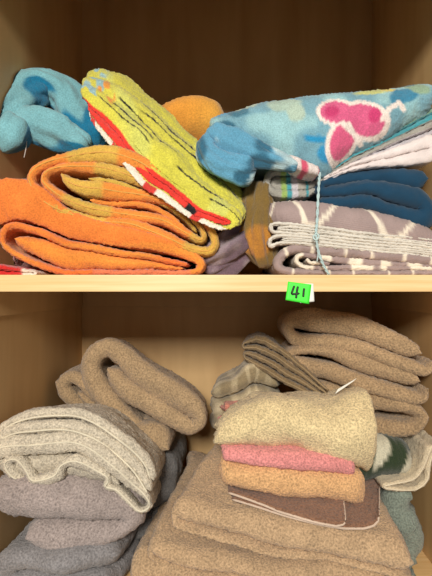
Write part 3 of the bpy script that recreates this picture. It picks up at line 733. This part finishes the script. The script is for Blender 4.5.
def stripe(a, b, h, s, sd, A, B, L):
    g1, gr, te, la = srgb(160, 156, 146), srgb(150, 176, 96), srgb(70, 150, 160), srgb(192, 186, 190)
    x = a * A * 1000; c = np.tile(g1, (len(a), 1))
    for (p, q, k) in ((22, 30, gr), (30, 37, te), (37, 48, la), (60, 66, te)): c = np.where(((x > p) & (x < q) & (a < .4))[:, None], k, c)
    far = a >= .4
    c = np.where((far & (h > .55) & (h < .8))[:, None], te, c); c = np.where((far & (h < .3))[:, None], la, c)
    c = np.where((far & (h >= .8))[:, None], srgb(120, 150, 130), c)
    return c
g = Geo()
s0 = S([(264, 198, .585), (300, 200, .58), (325, 186, .575), (350, 168, .572), (390, 150, .568), (440, 131, .565)], [(264, 168, .59), (300, 168, .59), (325, 168, .585), (350, 150, .58), (390, 130, .575), (440, 104, .57)])
loft(g, [s0, shifted(s0, (0, .16, 0))], book4, fill=.97, seed=66, color=stripe, warp=UP, lump=(.002, 14), mid=(.0015, 30), ds=.0025)
finish('striped_blanket', g, FLEECE, 'grey blanket with teal and green stripes squeezed under the blue fleece', 'blanket')
# fleece
frows = [(206, 112, 142, .575), (222, 104, 150, .565), (262, 91, 158, .558), (300, 85, 166, .553), (328, 84, 172, .55), (350, 83, 158, .55), (380, 80, 142, .55), (410, 77, 124, .55), (440, 72, 106, .55)]
def ell(px, py, cx, cy, rx, ry, rot=0):
    x = px - cx; y = py - cy; c_, s_ = math.cos(rot), math.sin(rot); X = x * c_ + y * s_; Y = -x * s_ + y * c_
    return np.sqrt((X / rx) ** 2 + (Y / ry) ** 2)
def fleece_at(px, py, seed=0):
    base = srgb(116, 160, 174); c = np.tile(base, (len(px), 1))
    q = np.stack([px / 26., py / 20., px * 0], 1)
    c = mix(c, srgb(150, 192, 196), sm(vnoise(q, 1., 1), 0, .5))
    c = mix(c, srgb(70, 150, 190), sm(vnoise(q, .9, 12), .15, .5) * (px < 300))
    for (cx, cy, rx, ry, rot, k) in ((226, 132, 14, 12, .3, srgb(52, 102, 124)), (238, 108, 12, 7, -.3, srgb(60, 112, 132)), (215, 150, 9, 8, 0, srgb(60, 120, 150)), (262, 172, 14, 8, .4, srgb(60, 130, 160)),
                                     (285, 97, 20, 8, -.15, srgb(170, 192, 176)), (296, 108, 9, 11, .3, srgb(176, 196, 178)), (246, 98, 14, 5, -.3, srgb(176, 192, 170)), (212, 172, 10, 6, .6, srgb(190, 206, 204)),
                                     (376, 86, 20, 6, -.15, srgb(196, 198, 120)), (392, 84, 7, 4, 0, srgb(222, 206, 110)), (404, 94, 16, 9, -.3, srgb(60, 130, 160)), (420, 84, 12, 8, .3, srgb(140, 168, 140)), (412, 78, 10, 3, .2, srgb(66, 110, 116)),
                                     (316, 136, 12, 4, .1, srgb(40, 140, 186)), (330, 150, 12, 9, .2, srgb(48, 140, 184))):
        e = ell(px, py, cx, cy, rx, ry, rot) + .18 * vnoise(q * 3, 1., 5); c = mix(c, k, 1 - sm(e, .85, 1.15))
    W = srgb(232, 218, 208); Pk = srgb(210, 92, 132); Pd = srgb(194, 58, 108)
    pet = ((337, 110, 18, 12, .12), (366, 118, 23, 15, .3), (345, 139, 15, 20, .3))
    E = np.min([ell(px, py, *p) for p in pet[:2]], axis=0); E3 = ell(px, py, *pet[2])
    c = mix(c, W, 1 - sm(E3, 1.15, 1.25)); c = mix(c, srgb(214, 92, 130), 1 - sm(E3, .86, .94))
    c = mix(c, W, 1 - sm(E, 1.16, 1.24)); c = mix(c, Pk, 1 - sm(E, .9, .97))
    c = mix(c, Pd, 1 - sm(ell(px, py, 333, 110, 8, 6), .8, 1.2)); c = mix(c, Pd, 1 - sm(ell(px, py, 376, 114, 6, 7), .8, 1.2))
    for seg in ([(384, 118), (390, 108), (399, 102), (404, 108)], [(350, 123), (358, 132), (367, 140)]):
        for (x0, y0), (x1, y1) in zip(seg[:-1], seg[1:]):
            d = np.array([x1 - x0, y1 - y0]); tt = np.clip(((px - x0) * d[0] + (py - y0) * d[1]) / (d @ d), 0, 1)
            c = mix(c, W, 1 - sm(np.hypot(px - x0 - tt * d[0], py - y0 - tt * d[1]), 2.0, 3.0))
    return c
FP = np.array([r[0] for r in frows]); FT = np.array([r[1] for r in frows]); FB = np.array([r[2] for r in frows])
def cfl(a, b, h, s, sd, A, B, L):
    px = np.interp(b * (len(FP) - 1), np.arange(len(FP)), FP)
    py = np.interp(px, FP, FT) + (1 - h) * (np.interp(px, FP, FB) - np.interp(px, FP, FT)); py = py - np.clip(a - .12, 0, 1) * 60
    c = fleece_at(px, py)
    return np.where((py > 999)[:, None], c, c)
g = Geo()
loft(g, ff(frows, .21, .0), book4, fill=1.0, seed=67, color=cfl, warp=UP, lump=(.005, 12), mid=(.0015, 30), ds=.002, dw=.0022)
def cfl2(U, V, th):
    c = np.tile(srgb(92, 152, 180), (len(U), 1)); c = mix(c, srgb(46, 98, 122), sm(vnoise(V, 34, 21), .2, .4)); return mix(c, srgb(176, 202, 206), sm(vnoise(V, 38, 25), .3, .5))
swag(g, [(211, 133, .575), (207, 148, .565), (220, 164, .56), (240, 172, .556), (256, 172, .556)], [.012, .016, .018, .018, .015], cfl2, folds=3, famp=.13, seed=3, lump=(.004, 22), hook=UP)
swag(g, [(212, 128, .57), (230, 142, .56), (252, 153, .555), (276, 160, .555), (300, 166, .555)], [.012, .017, .016, .013, .008], cfl2, folds=2, famp=.13, seed=12, lump=(.003, 22), hook=UP)
def cfl3(a, b, h, s, sd, A, B, L): return mix(np.tile(srgb(222, 208, 202), (len(a), 1)), srgb(208, 84, 110), sm(np.sin(b * B * 260), .3, .6))
rows = [(282, 150, 160, .549), (296, 154, 167, .546), (309, 160, 172, .545), (322, 167, 175, .546)]
loft(g, ff(rows, .05, .0), book2, fill=.97, seed=69, color=cfl3, warp=UP, lump=(.002, 18), mid=(.001, 30), ds=.0025, dw=.0025)
finish('fleece_blanket', g, FLEECE, 'light blue fleece blanket with pink and white flower, on top at the right', 'blanket')
# string
g = Geo()
pl = crom(np.array([P(*q) for q in ((320, 172, .552), (319, 182, .548), (318, 200, .543), (317, 222, .540), (316, 234, .538), (318, 250, .538), (323, 264, .538), (329, 275, .54))]), np.linspace(0, 1, 90))
tw = np.linspace(0, 60, 90)
for ph in (0, np.pi):
    tube(g, pl + np.stack([np.cos(tw + ph) * .0009, np.sin(tw + ph) * .0009, tw * 0], 1), .0011, srgb(176, 200, 200))
pl = crom(np.array([P(*q) for q in ((316, 234, .538), (313, 237, .536), (316, 240, .536), (319, 236, .536), (316, 233, .537))]), np.linspace(0, 1, 24)); tube(g, pl, .0012, srgb(186, 204, 200))
pl = crom(np.array([P(*q) for q in ((316, 238, .537), (318, 252, .536), (317, 262, .537))]), np.linspace(0, 1, 24)); tube(g, pl, .0009, srgb(176, 196, 196))
tag(g.build('string', HEM), 'pale blue twisted string tied round the mauve lattice sheet', 'string')
# ================================================================== CAMERA, LIGHT
sc = bpy.context.scene
cam = bpy.data.cameras.new('camera'); co = bpy.data.objects.new('camera', cam); col.objects.link(co); sc.camera = co
cam.sensor_fit = 'VERTICAL'; cam.sensor_height = 36; cam.lens = 36 * F / 576
co.location = (0, CAMY, EYE); co.rotation_euler = (math.pi / 2, 0, 0); cam.clip_start = .01
cam.shift_x = -(CX - 216) / 576; cam.shift_y = (CY - 288) / 576
def area(name, loc, target, size, power, colr):
    l = bpy.data.lights.new(name, 'AREA'); l.size = size; l.energy = power; l.color = colr
    o = bpy.data.objects.new(name, l); col.objects.link(o); o.location = loc
    d = Vector(target) - Vector(loc); o.rotation_euler = d.to_track_quat('-Z', 'Y').to_euler(); return o
area('ceiling_lamp', (-.15, -1.5, .92), (0, .1, .36), .3, 32, (1, .95, .87))
w = bpy.data.worlds.new('world'); sc.world = w; w.use_nodes = True
w.node_tree.nodes['Background'].inputs[0].default_value = (1.0, .95, .9, 1); w.node_tree.nodes['Background'].inputs[1].default_value = .25
sc.view_settings.view_transform = 'Standard'; sc.view_settings.look = 'None'; sc.view_settings.gamma = 1; sc.view_settings.exposure = 0
